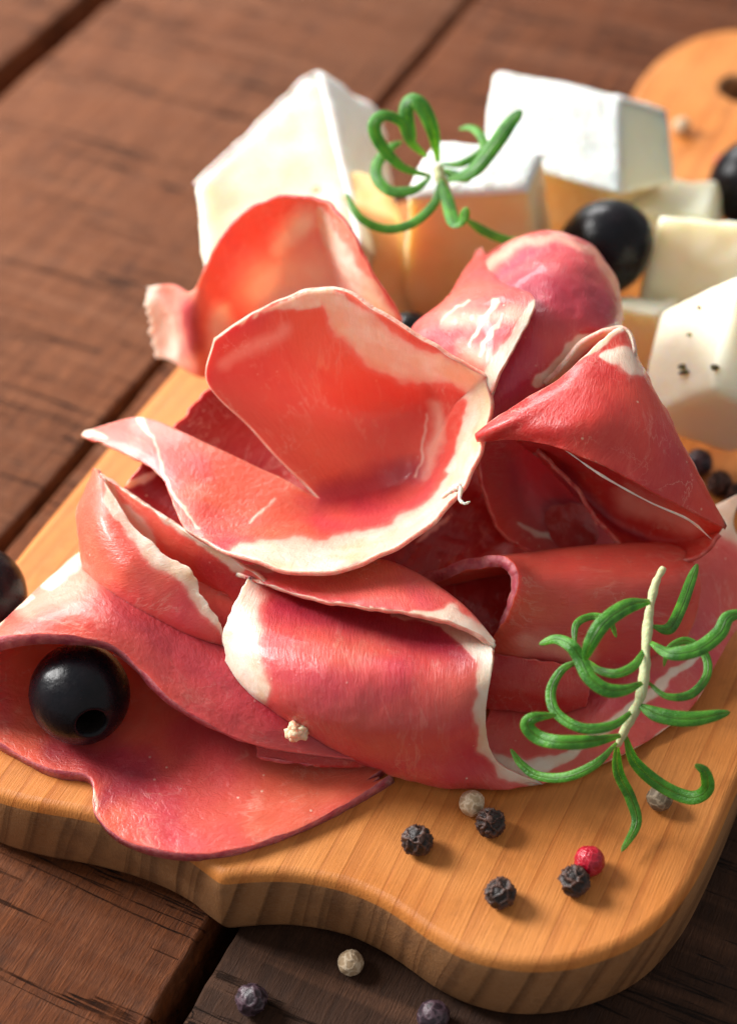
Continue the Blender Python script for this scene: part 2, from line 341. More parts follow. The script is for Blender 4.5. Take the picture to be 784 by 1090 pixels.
# ------------------------------------------------------------------ cutting board
def make_board():
    half = [(1.42, -8.86, 1), (1.9, -8.56), (2.5, -8.28), (3.3, -8.10), (4.1, -8.12), (4.9, -8.33), (5.6, -8.42), (6.3, -8.32), (7.0, -8.02),
            (7.65, -7.50), (8.15, -6.85), (8.47, -5.95), (8.62, -4.9), (8.68, -3.0), (8.70, 0), (8.70, 4.5), (8.5, 7.2), (7.9, 9.2), (6.9, 10.8),
            (5.7, 12.0), (4.8, 13.2), (4.35, 14.6), (4.5, 16.0), (4.75, 17.6), (4.7, 19.1), (4.1, 20.5), (3.1, 21.4), (2.0, 21.75)]
    left = [(1.0, 21.55), (.25, 20.75), (-.25, 19.5), (-.42, 18.0), (-.30, 16.6), (-.10, 15.2), (-.45, 13.8), (-1.4, 12.4), (-2.8, 11.2), (-4.2, 9.8), (-5.2, 8.0),
            (-5.7, 5.5), (-5.80, 2), (-5.80, -3), (-5.72, -5.2), (-5.45, -6.9), (-4.95, -8.0), (-4.2, -8.75), (-3.3, -9.02), (-2.3, -8.93), (-1.2, -8.68), (-.3, -8.58), (.5, -8.62), (1.0, -8.74), (1.42, -8.86)]
    pts = np.array([(p[0], p[1], 0) for p in half + left])
    o = cr(pts, 620)[:-1, :2]
    for _ in range(14): o = (np.roll(o, 1, 0) + 2 * o + np.roll(o, -1, 0)) / 4
    # clear normals, cusp stays sharp at the start
    nx = np.roll(o, -1, 0) - np.roll(o, 1, 0); nrm = np.stack([nx[:, 1], -nx[:, 0]], 1); nrm /= np.linalg.norm(nrm, axis=1)[:, None]
    rings = [(.40, -1.70), (.20, -1.655), (.07, -1.56), (.0, -1.40), (-.02, -.85), (0, -.36), (.05, -.20), (.09, -.085), (.15, -.025), (.24, 0.0)]
    V = []; n = len(o)
    for ins, z in rings:
        for i in range(n):
            wob = .012 * noise.noise(Vector((o[i, 0] * 1.5, o[i, 1] * 1.5, z)))
            q = o[i] - nrm[i] * (ins + wob); V.append(ab(q[0], q[1], BT + z))
    Fc = []; mi = []
    for r in range(len(rings) - 1):
        for i in range(n):
            j = (i + 1) % n
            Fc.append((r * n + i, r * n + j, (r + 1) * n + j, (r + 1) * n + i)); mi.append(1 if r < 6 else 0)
    # hole ring
    hc, hr, hn = (2.32, 18.65), .62, 48
    hrings = [(.14, 0.0), (.04, -.04), (0, -.16), (0, -1.5), (.14, -1.70)]
    hb = len(V)
    for dr, z in hrings:
        for i in range(hn):
            t = 2 * math.pi * i / hn; V.append(ab(hc[0] + (hr + dr) * math.cos(t), hc[1] + (hr + dr) * math.sin(t), BT + z))
    for r in range(len(hrings) - 1):
        for i in range(hn):
            j = (i + 1) % hn
            Fc.append((hb + r * hn + i, hb + r * hn + j, hb + (r + 1) * hn + j, hb + (r + 1) * hn + i)); mi.append(1)
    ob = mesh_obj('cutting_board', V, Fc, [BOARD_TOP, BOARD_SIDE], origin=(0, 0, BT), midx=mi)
    bm = bmesh.new(); bm.from_mesh(ob.data); bm.verts.ensure_lookup_table()
    for outer, inner in ((len(rings) - 1, 0), (0, len(hrings) - 1)):
        es = []
        for i in range(n):
            e = bm.edges.get((bm.verts[outer * n + i], bm.verts[outer * n + (i + 1) % n])); es.append(e)
        for i in range(hn):
            e = bm.edges.get((bm.verts[hb + inner * hn + i], bm.verts[hb + inner * hn + (i + 1) % hn])); es.append(e)
        g = bmesh.ops.triangle_fill(bm, use_beauty=True, use_dissolve=False, edges=es)
        for f in g['geom']:
            if isinstance(f, bmesh.types.BMFace): f.smooth = False; f.material_index = 0 if outer else 1
    bmesh.ops.recalc_face_normals(bm, faces=bm.faces)
    bm.to_mesh(ob.data); bm.free()
    tag(ob, 'honey coloured wooden cutting board with a notched front edge and a handle hole', 'cutting board')
make_board()

# ------------------------------------------------------------------ ham slices
def patch(rows, nu=110, nv=60, amp=.035, freq=.9, seed=0, rag=(.02, .02, .02, .02), ruffle=.055):
    """rows: list of rows of (px,py,h). Returns grid (nv,nu,3) in world cm. rag = raggedness of v0,v1,u0,u1 edges."""
    K = [np.array([tuple(P(*q)) for q in r]) for r in rows]
    k = max(len(r) for r in K)
    K = [r if len(r) == k else cr(r, k) for r in K]
    K = np.array(K)                                                        # (nr,k,3)
    if len(K) == 2: K = np.array([K[0], (K[0] + K[1]) / 2, K[1]])
    nr = len(K)
    su = np.linspace(0, 1, nu); sv = np.linspace(0, 1, nv)
    # rows sampled along u
    R = np.array([crs(r, su * (k - 1)) for r in K])                         # (nr,nu,3)
    G = np.zeros((nv, nu, 3))
    def nz(x, y): return noise.noise(Vector((x, y, seed * 3.1))) + .5 * noise.noise(Vector((x * 2.7, y * 2.7, seed * 3.1 + 5)))
    for i in range(nu):
        e0 = max(0, rag[0] * (1 + nz(i / nu * 14, 0))); e1 = max(0, rag[1] * (1 + nz(i / nu * 14, 8)))
        s = e0 + (1 - e0 - e1) * sv
        G[:, i] = crs(R[:, i], s * (nr - 1))
    if rag[2] or rag[3]:
        G2 = G.copy()
        for j in range(nv):
            e0 = max(0, rag[2] * (1 + nz(j / nv * 10, 20))); e1 = max(0, rag[3] * (1 + nz(j / nv * 10, 28)))
            s = e0 + (1 - e0 - e1) * su
            G2[j] = crs(G[j], s * (nu - 1))
        G = G2
    du = np.gradient(G, axis=1); dv = np.gradient(G, axis=0)
    N = np.cross(du, dv); N /= (np.linalg.norm(N, axis=2)[..., None] + 1e-9)
    D = np.zeros((nv, nu))
    for j in range(nv):
        for i in range(nu):
            p = Vector(G[j, i]) * freq + Vector((seed * 5.3, 0, 0))
            D[j, i] = noise.noise(p) + .45 * noise.noise(p * 2.3) + .18 * noise.noise(p * 6)
    ev = np.minimum(np.arange(nv), nv - 1 - np.arange(nv))[:, None] / nv
    rf = np.zeros((nv, nu))
    for j in range(nv):
        for i in range(nu):
            if ev[j, 0] < .16:
                p = Vector(G[j, i]) * 2.1 + Vector((seed * 2.3, 7, 0)); rf[j, i] = (noise.noise(p) + .5 * noise.noise(p * 2.2)) * math.exp(-ev[j, 0] / .06)
    return G + N * (D * amp + rf * ruffle)[..., None]

def seg_dist(Q, a, b):
    a = np.array(a, float); b = np.array(b, float); d = b - a
    t = np.clip(((Q - a) @ d) / (d @ d + 1e-9), 0, 1)
    return np.linalg.norm(Q - a - t[:, None] * d, axis=1), t
def stroke_field(Q, strokes):
    """strokes: list of [(x,y,w),...]; returns 0..1 (1 in the middle of a stroke)"""
    f = np.zeros(len(Q))
    if not strokes: return f
    Q = Q + np.array([(noise.noise(Vector((x * .035, y * .035, 1.5))) * 7 + noise.noise(Vector((x * .12, y * .12, 4.5))) * 3,
                       noise.noise(Vector((x * .035, y * .035, 9.5))) * 7 + noise.noise(Vector((x * .12, y * .12, 7.5))) * 3) for x, y in Q]) * .8
    for st in strokes:
        for (x0, y0, w0), (x1, y1, w1) in zip(st[:-1], st[1:]):
            d, t = seg_dist(Q, (x0, y0), (x1, y1)); wv = w0 + (w1 - w0) * t
            f = np.maximum(f, np.clip(1.25 - .75 * d / wv, 0, 1) * np.clip(.30 + wv * .14, 0, 1))
    return f
def ham(label, patches, mat, edge=EDGE_LIGHT, thick=.11, fat=(), tone=(), pale=(), group='slices of cured ham heaped on the board', **kw):
    V = []; Fc = []; fa = []; to = []; pa = []; UV = []
    for pi, pt in enumerate(patches):
        pt = dict(pt); rows = pt.pop('rows'); pfat = pt.pop('fat', fat); ptone = pt.pop('tone', tone); ppale = pt.pop('pale', pale); fe = pt.pop('fatedge', None)
        G = rows if isinstance(rows, np.ndarray) else patch(rows, seed=len(label) + pi * 3, **pt)
        nv, nu, _ = G.shape; b = len(V)
        A = G.reshape(-1, 3); Q = proj(A)
        f = stroke_field(Q, pfat)
        if fe:                                                              # dict edge -> width in parameter
            vv, uu = np.meshgrid(np.linspace(0, 1, nv), np.linspace(0, 1, nu), indexing='ij')
            for e, wd in fe.items():
                x = {'v0': vv, 'v1': 1 - vv, 'u0': uu, 'u1': 1 - uu}[e].ravel()
                f = np.maximum(f, np.clip(1.25 - .75 * x / wd, 0, 1))
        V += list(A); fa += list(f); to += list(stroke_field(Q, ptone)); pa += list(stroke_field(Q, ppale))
        for j in range(nv):
            for i in range(nu): UV.append((i / (nu - 1) + pi * .37, j / (nv - 1)))
        Fc += [(b + j * nu + i, b + j * nu + i + 1, b + (j + 1) * nu + i + 1, b + (j + 1) * nu + i) for j in range(nv - 1) for i in range(nu - 1)]
    o = mesh_obj('ham_slice', V, Fc, [mat, edge])
    me = o.data
    a = me.attributes.new('fat', 'FLOAT', 'POINT'); a.data.foreach_set('value', fa)
    a = me.attributes.new('pale', 'FLOAT', 'POINT'); a.data.foreach_set('value', pa)
    a = me.attributes.new('tone', 'FLOAT', 'POINT'); a.data.foreach_set('value', to)
    uvl = me.uv_layers.new(name='UVMap'); li = np.zeros(len(me.loops), int); me.loops.foreach_get('vertex_index', li)
    uvl.data.foreach_set('uv', np.array(UV)[li].ravel())
    if len(patches) > 1:
        bm = bmesh.new(); bm.from_mesh(me); bmesh.ops.remove_doubles(bm, verts=bm.verts, dist=2e-6)
        if isinstance(patches[0]['rows'], np.ndarray):
            inner = [v for v in bm.verts if not v.is_boundary]
            for _ in range(14): bmesh.ops.smooth_vert(bm, verts=inner, factor=.5, use_axis_x=True, use_axis_y=True, use_axis_z=True)
            seam = [Vector(q) * S - o.location for q in patches[0]['rows'][::4, -1]]
            near = [v for v in inner if min((v.co - q).length for q in seam) < .0075]
            for _ in range(120): bmesh.ops.smooth_vert(bm, verts=near, factor=.5, use_axis_x=True, use_axis_y=True, use_axis_z=True)
            bmesh.ops.recalc_face_normals(bm, faces=bm.faces)
        bm.to_mesh(me); bm.free()
    m = o.modifiers.new('thickness', 'SOLIDIFY'); m.thickness = thick * S; m.offset = 0; m.use_rim = True; m.material_offset_rim = 1; m.use_even_offset = False
    tag(o, label, 'ham slice', group)
    return o
# 1  bottom left slice: lies on the board, folds up at the left and back over the olive
ham('wide ham slice folded around the front black olive at the lower left', [dict(nu=260, nv=80, amp=.03, ruffle=.018, rag=(.006, 0, .0, .02), rows=[
    [(395,812,.55),(285,797,.85),(235,780,1.1),(180,748,1.45),(145,712,1.8),(115,689,2.05),(60,681,2.2),(10,684,2.15),(-30,700,1.8),(-52,735,1.0),(-38,768,.4),(0,795,.16),(50,822,.12),(95,832,.14),(101,868,.10),(140,902,.03),(218,914,.07),(300,893,.08),(370,860,.09),(430,822,.1)],
    [(395,780,.75),(290,765,1.1),(235,745,1.35),(185,712,1.65),(148,682,1.95),(112,662,2.15),(65,655,2.2),(20,664,2.0),(-10,684,1.6),(-25,712,.9),(-10,745,.4),(30,775,.14),(80,805,.1),(120,815,.12),(140,838,.1),(175,860,.1),(230,870,.1),(300,862,.1),(365,840,.1),(420,812,.1)],
    [(395,740,.9),(300,720,1.2),(240,700,1.45),(190,668,1.7),(150,645,1.85),(110,628,1.9),(72,622,1.8),(42,636,1.55),(25,660,1.1),(22,690,.6),(40,725,.2),(75,750,.1),(115,775,.08),(150,785,.08),(180,800,.08),(210,815,.08),(255,822,.08),(310,822,.08),(360,815,.08),(410,800,.08)],
    [(395,690,.9),(310,660,1.1),(250,640,1.2),(200,615,1.25),(160,600,1.2),(128,590,1.1),(105,588,.95),(90,592,.75),(85,605,.45),(88,630,.2),(100,660,.08),(130,690,.06),(160,715,.06),(190,730,.06),(220,745,.06),(250,760,.06),(290,770,.06),(330,775,.06),(370,780,.06),(400,785,.06)]],
    fat=[[(55,628,5),(85,600,12),(105,592,10)],[(-20,690,3),(2,672,3),(38,641,3)],[(96,834,2),(102,868,2)]],
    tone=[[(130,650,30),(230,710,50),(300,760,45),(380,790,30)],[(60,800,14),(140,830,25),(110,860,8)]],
    pale=[[(30,655,10),(80,625,25)]])],
    HM_SAL, EDGE_PURPLE, .26)
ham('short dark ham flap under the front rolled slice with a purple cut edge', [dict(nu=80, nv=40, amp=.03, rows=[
    [(272,790,.75),(300,795,.75),(340,802,.62),(398,812,.42)],[(272,806,.55),(305,811,.5),(345,815,.42),(396,815,.32)]]),
    dict(nu=80, nv=40, rows=[[(272,790,.75),(300,795,.75),(340,802,.62),(398,812,.42)],[(300,760,.85),(330,765,.85),(365,775,.8),(405,790,.6)]])],
    HM_DARK, EDGE_PURPLE, .1, fat=[[(262,776,3),(290,782,5),(310,788,2)]])
# 2  dark filler slices under the heap, shade put into their colour
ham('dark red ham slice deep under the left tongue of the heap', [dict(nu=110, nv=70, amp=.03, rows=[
    [(228,402,3.0),(262,430,2.5),(300,470,2.0),(350,530,1.5),(420,560,1.2)],
    [(180,450,2.6),(225,480,2.1),(270,515,1.7),(320,560,1.3),(390,600,1.0)],
    [(133,512,2.1),(170,540,1.7),(215,570,1.4),(265,605,1.1),(330,640,.8)],
    [(120,560,.5),(160,590,.5),(200,620,.6),(250,650,.6),(300,680,.5)]],
    fat=[[(140,515,4),(165,502,3)],[(345,525,8),(330,515,6)]])], HM_DARK, EDGE_RED)
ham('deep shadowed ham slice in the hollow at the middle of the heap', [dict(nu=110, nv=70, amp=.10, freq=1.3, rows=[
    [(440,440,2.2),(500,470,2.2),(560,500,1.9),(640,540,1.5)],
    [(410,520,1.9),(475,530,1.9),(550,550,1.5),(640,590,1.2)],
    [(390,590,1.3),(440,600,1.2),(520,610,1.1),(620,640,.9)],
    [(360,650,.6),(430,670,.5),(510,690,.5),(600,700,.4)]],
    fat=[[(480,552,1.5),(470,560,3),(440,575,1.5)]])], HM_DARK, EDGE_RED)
ham('dark ham slice lying under the middle roll', [dict(nu=90, nv=50, amp=.04, rows=[
    [(500,690,1.0),(560,700,1.05),(600,706,1.0),(628,715,.8)],
    [(500,725,.7),(560,733,.75),(600,737,.7),(627,738,.55)],
    [(500,752,.2),(560,757,.2),(600,758,.2),(622,757,.15)]])], HM_RED, EDGE_RED)
# 3  right sheet on the board under the rosemary
ham('thin ham slice with a white fat line spread flat under the rosemary sprig', [dict(nu=170, nv=70, amp=.04, rag=(.01, 0, 0, 0), rows=[
    [(480,836,.12),(540,839,.12),(590,832,.12),(640,815,.12),(700,783,.12),(738,752,.2),(758,715,.4),(776,682,.55),(805,650,.7)],
    [(500,800,.2),(545,812,.2),(585,805,.22),(630,785,.25),(680,752,.35),(712,720,.55),(735,680,.75),(758,640,.9),(800,600,1.1)],
    [(520,760,.2),(560,775,.15),(595,770,.2),(630,755,.3),(665,725,.5),(695,690,.7),(715,650,.95),(740,605,1.2),(780,560,1.4)],
    [(540,700,.1),(580,720,.1),(610,720,.15),(640,700,.3),(670,670,.5),(695,640,.7),(715,600,.95),(745,550,1.35),(790,525,1.55)]],
    fat=[[(525,812,7),(560,822,8),(595,808,6),(640,780,6),(690,740,5),(725,710,4),(748,690,3)],[(745,560,14),(775,545,22),(800,560,25)],[(705,625,6),(700,640,3)],[(690,790,2),(740,752,2),(762,712,2)]])],
    HM_PINK, EDGE_LIGHT, .075)
# 4  roll in the middle right
ham('rolled ham slice with an open tube end facing left, between the heap and the rosemary', [dict(nu=120, nv=90, amp=.03, rag=(.012, 0, 0, 0), rows=[
    [(446,621,1.35),(480,606,2.1),(512,599,2.5),(536,600,2.65),(547,613,2.6),(542,640,2.2),(531,662,1.7),(521,690,1.0),(516,715,.5)],
    [(470,619,1.1),(503,604,1.85),(533,597,2.25),(558,598,2.4),(571,620,2.3),(566,652,1.85),(556,682,1.35),(547,705,.8),(541,722,.4)],
    [(520,612,.9),(560,598,1.6),(592,590,2.0),(618,593,2.15),(636,620,2.1),(630,655,1.7),(618,686,1.2),(603,710,.7),(590,725,.35)],
    [(580,604,.7),(620,592,1.4),(652,585,1.8),(680,590,1.95),(698,618,1.9),(696,650,1.5),(684,682,1.0),(667,706,.55),(650,722,.3)],
    [(640,604,.5),(675,590,1.2),(705,583,1.6),(728,592,1.75),(742,615,1.7),(740,645,1.3),(726,677,.8),(708,702,.45),(690,715,.25)]],
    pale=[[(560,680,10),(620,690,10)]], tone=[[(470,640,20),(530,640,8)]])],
    HM_SAL, EDGE_PURPLE, .2, tone=[[(470,640,20),(530,640,8)]])  # tone darkens the tube mouth as painted shade
# 5  right hand curled slice: hood, inner stripe, flap, cone
ham('tall purplish ham slice arched up like a hood at the back right of the heap', [dict(nu=120, nv=90, amp=.055, freq=1.15, pale=[[(515,290,5),(548,262,6),(592,256,5),(635,270,5),(656,310,4)]], rows=[  # pale strokes paint light coming through the thin rim
    [(475,372,2.6),(512,312,3.0),(548,280,3.3),(590,272,3.5),(625,284,3.4),(648,318,3.2),(656,352,3.0)],
    [(462,352,3.5),(505,288,4.1),(545,257,4.5),(590,249,4.75),(630,263,4.6),(655,302,4.3),(661,345,3.9)],
    [(478,375,4.1),(515,325,4.8),(550,292,5.15),(585,282,5.3),(618,292,5.2),(645,325,4.85),(658,352,4.5)],
    [(495,410,4.2),(520,370,4.7),(548,340,5.05),(580,330,5.2),(610,335,5.1),(635,345,4.9),(652,352,4.7)],
    [(505,455,3.8),(520,430,4.2),(545,405,4.5),(575,385,4.7),(605,365,4.8),(628,355,4.8),(640,354,4.8)],
    [(508,490,3.3),(520,470,3.6),(545,448,3.8),(580,420,4.1),(610,395,4.3),(630,380,4.4),(640,375,4.4)]],
    fat=[[(570,408,4),(600,385,6),(618,362,5),(655,349,4)]],
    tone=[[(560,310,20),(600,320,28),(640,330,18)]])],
    HM_PUR, EDGE_LIGHT, .08)
ham('streaky pink ham strip with a white fat edge leaning on the hooded slice', [dict(nu=90, nv=70, amp=.05, rows=[
    [(512,262,3.8),(520,268,4.1),(526,280,4.3),(530,285,4.4)],
    [(478,315,4.2),(500,300,4.7),(518,296,4.9),(530,298,4.9)],
    [(436,352,4.2),(480,330,4.9),(520,317,5.35),(573,320,5.5)],
    [(455,375,4.2),(490,362,4.8),(522,355,5.2),(556,358,5.3)],
    [(480,395,4.1),(500,395,4.5),(516,398,4.8),(532,402,4.9)],
    [(498,430,3.6),(508,435,3.8),(516,440,4.0),(520,440,4.1)]],
    fat=[[(572,322,6),(552,358,8),(530,398,9),(518,415,6)],[(535,335,2),(515,380,3)],[(525,320,4),(505,370,2)],[(470,345,2),(500,320,2)]],
    pale=[[(480,345,9),(550,335,9)],[(500,375,9),(525,385,9)]])],
    HM_PINK, EDGE_LIGHT, .075)
ham('broad red triangular ham flap over a cone shaped fold, right of the heap', [
    dict(nu=130, nv=70, amp=.03, rag=(.012, .006, 0, 0), rows=[
    [(507,463,4.15),(550,432,4.65),(605,395,4.95),(640,362,5.1),(662,352,5.1),(688,402,4.6),(728,480,3.8),(771,559,2.85)],
    [(507,465,4.15),(548,446,4.65),(600,420,4.95),(640,398,5.0),(672,402,4.9),(702,438,4.45),(736,498,3.7),(771,560,2.83)],
    [(507,467,4.1),(545,458,4.45),(588,452,4.75),(630,448,4.85),(674,458,4.6),(708,482,4.2),(740,520,3.55),(771,561,2.82)],
    [(508,469,4.0),(542,466,4.25),(578,472,4.4),(606,482,4.4),(650,501,4.2),(698,527,3.75),(742,549,3.2),(771,562,2.8)]],
    fat=[[(600,395,2),(640,362,4),(660,352,4)],[(640,378,4),(662,380,9),(672,392,9)]]),
    dict(nu=90, nv=60, amp=.03, rag=(0, .01, 0, 0), rows=[
    [(545,462,3.9),(590,470,3.9),(640,485,3.7),(700,515,3.3),(770,560,2.6)],
    [(560,475,3.2),(610,500,2.7),(655,520,2.4),(708,545,2.2),(768,563,2.4)],
    [(572,485,3.1),(618,530,2.1),(655,560,1.6),(705,578,1.5),(764,568,2.2)],
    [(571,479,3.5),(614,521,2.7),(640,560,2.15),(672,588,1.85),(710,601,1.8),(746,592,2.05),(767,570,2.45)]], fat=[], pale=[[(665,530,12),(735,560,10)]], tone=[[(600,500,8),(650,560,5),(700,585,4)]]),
    dict(nu=80, nv=60, amp=.03, rag=(.01, 0, 0, 0), rows=[
    [(504,458,3.85),(512,515,3.1),(532,566,2.1),(580,600,1.4)],
    [(524,456,3.7),(530,512,2.7),(548,560,1.9),(592,594,1.3)],
    [(560,460,3.2),(565,510,2.1),(582,555,1.4),(612,588,1.0)],
    [(615,475,2.4),(625,525,1.7),(634,562,1.1),(648,595,.9)],
    [(660,490,2.0),(668,530,1.4),(676,565,1.0),(690,600,.8)]], fat=[[(548,560,2),(590,572,5),(640,552,4)]], tone=[[(560,500,40),(620,560,40)]])],  # tone paints shade onto the inside of the cone
    HM_RED, EDGE_RED, .075)
ham('small scalloped ham curl with a fat rim between the hood and the red flap', [dict(nu=70, nv=50, amp=.03, rows=[
    [(575,408,4.5),(600,385,4.8),(620,362,5.0),(650,350,5.15),(668,350,5.15),(676,372,5.0),(672,392,4.9)],
    [(590,405,4.2),(608,392,4.5),(625,375,4.7),(645,362,4.9),(658,362,4.9),(664,378,4.8),(664,390,4.8)],
    [(600,400,3.9),(612,396,4.2),(626,388,4.4),(640,380,4.5),(648,380,4.5),(654,385,4.5),(656,390,4.6)]],
    fatedge={'v0': .3})], HM_SAL, EDGE_LIGHT, .09)
# 6  left leaf shaped slice
ham('leaf shaped ham slice standing on end at the left with a ragged white fat seam', [
    dict(nu=110, nv=70, amp=.03, rag=(.0, .03, 0, 0), rows=[
    [(101,499,2.5),(85,545,2.2),(88,598,1.8),(113,645,1.4),(155,677,1.15),(200,693,1.05),(238,697,1.05)],
    [(102,499,2.6),(93,545,2.6),(102,598,2.35),(128,640,2.0),(165,668,1.7),(205,685,1.45),(239,695,1.2)],
    [(104,501,2.7),(112,552,2.9),(132,595,2.75),(162,630,2.4),(190,655,2.1),(215,675,1.8),(240,693,1.4)],
    [(108,506,2.75),(142,560,2.75),(180,592,2.6),(208,606,2.5),(219,635,2.2),(236,660,1.95),(241,688,1.6)]],
    fat=[[(110,510,3),(122,535,7),(145,562,12),(178,592,15),(208,612,12),(222,640,12),(238,665,9),(240,690,4)],[(150,662,2),(195,682,4),(235,690,3)]]),
    dict(nu=90, nv=50, amp=.03, rag=(.02, .05, 0, 0), rows=[
    [(104,501,2.6),(138,524,2.6),(170,545,2.6),(212,572,2.55),(285,618,2.4)],
    [(105,503,2.6),(135,540,2.4),(163,562,2.3),(200,590,2.1),(285,632,1.8)],
    [(106,505,2.6),(134,556,2.2),(160,578,2.0),(190,605,1.6),(285,660,1.2)]],
    fat=[[(140,522,3),(172,545,5),(212,572,6),(255,604,6)],[(110,510,3),(125,540,8),(160,575,10)]])],
    HM_SAL, EDGE_LIGHT, .075)
# 7  back left slice
ham('tall curled ham slice at the back left leaning against the big white cheese wedge', [dict(nu=140, nv=80, amp=.05, rag=(.012, 0, .02, 0), rows=[
    [(150,306,2.4),(182,302,2.7),(203,310,3.3),(222,278,4.1),(250,232,4.9),(300,206,5.4),(345,212,5.4),(372,245,5.2),(398,290,4.6),(428,338,3.8)],
    [(151,330,2.1),(184,325,2.3),(200,335,2.8),(226,312,3.3),(262,272,3.8),(302,248,4.1),(340,255,4.3),(372,282,4.4),(398,315,4.1),(425,348,3.6)],
    [(155,355,1.7),(186,352,1.8),(205,365,2.2),(230,352,2.3),(265,325,2.4),(302,310,2.6),(342,312,2.9),(375,328,3.3),(398,345,3.3),(418,362,3.2)],
    [(162,380,1.3),(185,384,1.3),(212,400,1.4),(240,400,1.3),(268,395,1.2),(305,385,1.4),(345,385,1.8),(375,385,2.2),(398,385,2.4),(412,385,2.5)]],
    fat=[[(150,312,20),(160,345,24),(170,372,20)],[(340,222,5),(355,255,8),(385,300,10),(412,340,10)]],
    pale=[[(280,300,30),(320,300,44),(350,330,36),(375,360,30)],[(325,235,14),(300,262,16)],[(235,330,12),(232,370,12)]], tone=[[(200,330,8),(205,370,10)],[(262,345,8),(270,390,10)]])], HM_PALE, EDGE_RED, .075)
# 8  front rolled slice
ham('front ham slice rolled over with white fat down its left and right sides', [
    dict(nu=150, nv=100, amp=.035, rag=(0, 0, .015, .01), rows=[
    [(262,612,2.25),(300,628,2.0),(350,636,1.9),(410,642,1.85),(460,652,1.9),(500,668,2.15),(525,689,2.33)],
    [(246,645,2.1),(290,655,2.2),(345,662,2.2),(405,668,2.1),(460,680,2.1),(500,690,2.25),(527,704,2.3)],
    [(235,685,1.7),(282,700,2.15),(340,708,2.3),(400,715,2.25),(455,722,2.15),(495,728,2.1),(521,735,2.0)],
    [(243,722,1.3),(295,745,1.75),(348,760,1.8),(402,770,1.7),(455,775,1.6),(497,775,1.5),(517,775,1.35)],
    [(268,745,.95),(312,770,1.15),(360,792,1.1),(412,808,.9),(462,815,.75),(508,812,.6),(532,812,.55)],
    [(288,756,.6),(325,780,.7),(372,806,.5),(422,826,.3),(472,837,.14),(530,839,.12),(580,834,.12)]],
    fat=[[(262,612,14),(252,640,22),(252,680,24),(262,715,18),(275,740,12)],[(420,652,3),(470,665,5),(505,682,11),(522,705,9),(516,760,10),(522,795,10),(545,822,9),(575,832,6)]]),
    dict(nu=110, nv=50, amp=.02, rag=(0, .02, 0, 0), rows=[
    [(262,618,1.3),(310,620,1.5),(355,620,1.6),(400,617,1.6),(442,631,1.7),(490,660,1.9),(523,689,2.2)],
    [(240,606,1.7),(300,602,2.0),(350,600,2.2),(400,597,2.35),(442,612,2.4),(492,646,2.45),(525,684,2.35)],
    [(252,612,2.1),(310,617,2.4),(355,621,2.55),(402,622,2.65),(446,634,2.65),(493,657,2.58),(526,687,2.35)],
    [(268,617,2.25),(318,635,2.55),(362,645,2.7),(405,650,2.78),(450,658,2.75),(495,671,2.6),(526,690,2.35)]],
    fat=[[(395,648,2),(420,653,3),(450,655,3),(480,658,8),(510,678,12),(528,700,9)],[(200,598,10),(290,608,4)]])],
    HM_PINK, EDGE_LIGHT, .085, tone=[[(300,650,14),(400,665,18),(490,700,14)]])  # tone paints the shade just below the rolled band
# 9  centre bowl: front sheet (with the tongue) and back wall share their crease
def grid(rows, seg, nv, seed, amp, flip=False):
    K = np.array([[tuple(P(*q)) for q in r] for r in rows]); k = K.shape[1]
    su = np.linspace(0, k - 1, (k - 1) * seg + 1); R_ = np.array([crs(r, su) for r in K])
    G = np.stack([crs(R_[:, i], np.linspace(0, len(K) - 1, nv)) for i in range(len(su))], 1)
    return G
def wob(G, amp, fr, rim):
    o = G.copy(); nv, nu, _ = G.shape
    for j in range(nv):
        for i in range(nu):
            p = Vector(G[j, i]) * fr; e = math.exp(-(j if rim == 0 else nv - 1 - j) / nv / .10)
            d = Vector((noise.noise(p), noise.noise(p + Vector((7, 0, 0))), noise.noise(p + Vector((0, 7, 0)))))
            d2 = Vector((noise.noise(p * 2.6), noise.noise(p * 2.6 + Vector((7, 0, 0))), noise.noise(p * 2.6 + Vector((0, 7, 0)))))
            o[j, i] = G[j, i] + np.array(d * amp + d2 * amp * (.35 + .9 * e))
    return o
GF = grid([
    [(89,463,2.3),(164,500,2.6),(196,560,2.6),(222,580,2.7),(256,594,2.95),(334,611,3.0),(420,585,3.15),(484,532,3.4),(511,482,3.9),(521,437,4.4),(520,400,4.85)],
    [(90,462,2.3),(160,480,2.65),(206,530,2.65),(240,560,2.5),(285,575,2.6),(350,583,2.55),(415,562,2.4),(465,525,2.75),(492,480,3.35),(505,442,3.95),(510,409,4.55)],
    [(91,461,2.3),(157,462,2.65),(214,503,2.65),(264,535,2.4),(315,553,2.2),(363,556,2.1),(410,543,2.1),(450,520,2.35),(474,485,2.85),(488,452,3.5),(499,417,4.25)],
    [(92,460,2.3),(155,446,2.6),(222,476,2.6),(290,505,2.4),(340,531,2.15),(375,530,2.0),(406,523,1.98),(434,509,2.15),(455,487,2.55),(471,461,3.1),(487,427,3.9)]], 26, 60, 5, .03)
GB = grid([
    [(340,531,2.15),(375,530,2.0),(406,523,1.98),(434,509,2.15),(455,487,2.55),(471,461,3.1),(487,427,3.9)],
    [(312,503,2.5),(357,498,2.25),(396,490,2.2),(430,480,2.4),(456,464,2.8),(475,447,3.3),(493,420,4.05)],
    [(266,455,3.3),(328,450,2.95),(380,440,2.9),(422,435,3.0),(453,427,3.35),(480,425,3.8),(503,413,4.35)],
    [(221,408,4.05),(302,392,4.0),(365,380,4.25),(412,388,4.2),(447,394,4.35),(485,405,4.5),(512,406,4.65)],
    [(229,359,4.85),(285,324,5.2),(350,306,5.75),(402,331,5.6),(442,356,5.4),(486,382,5.15),(520,400,4.85)]], 26, 60, 5, .03)
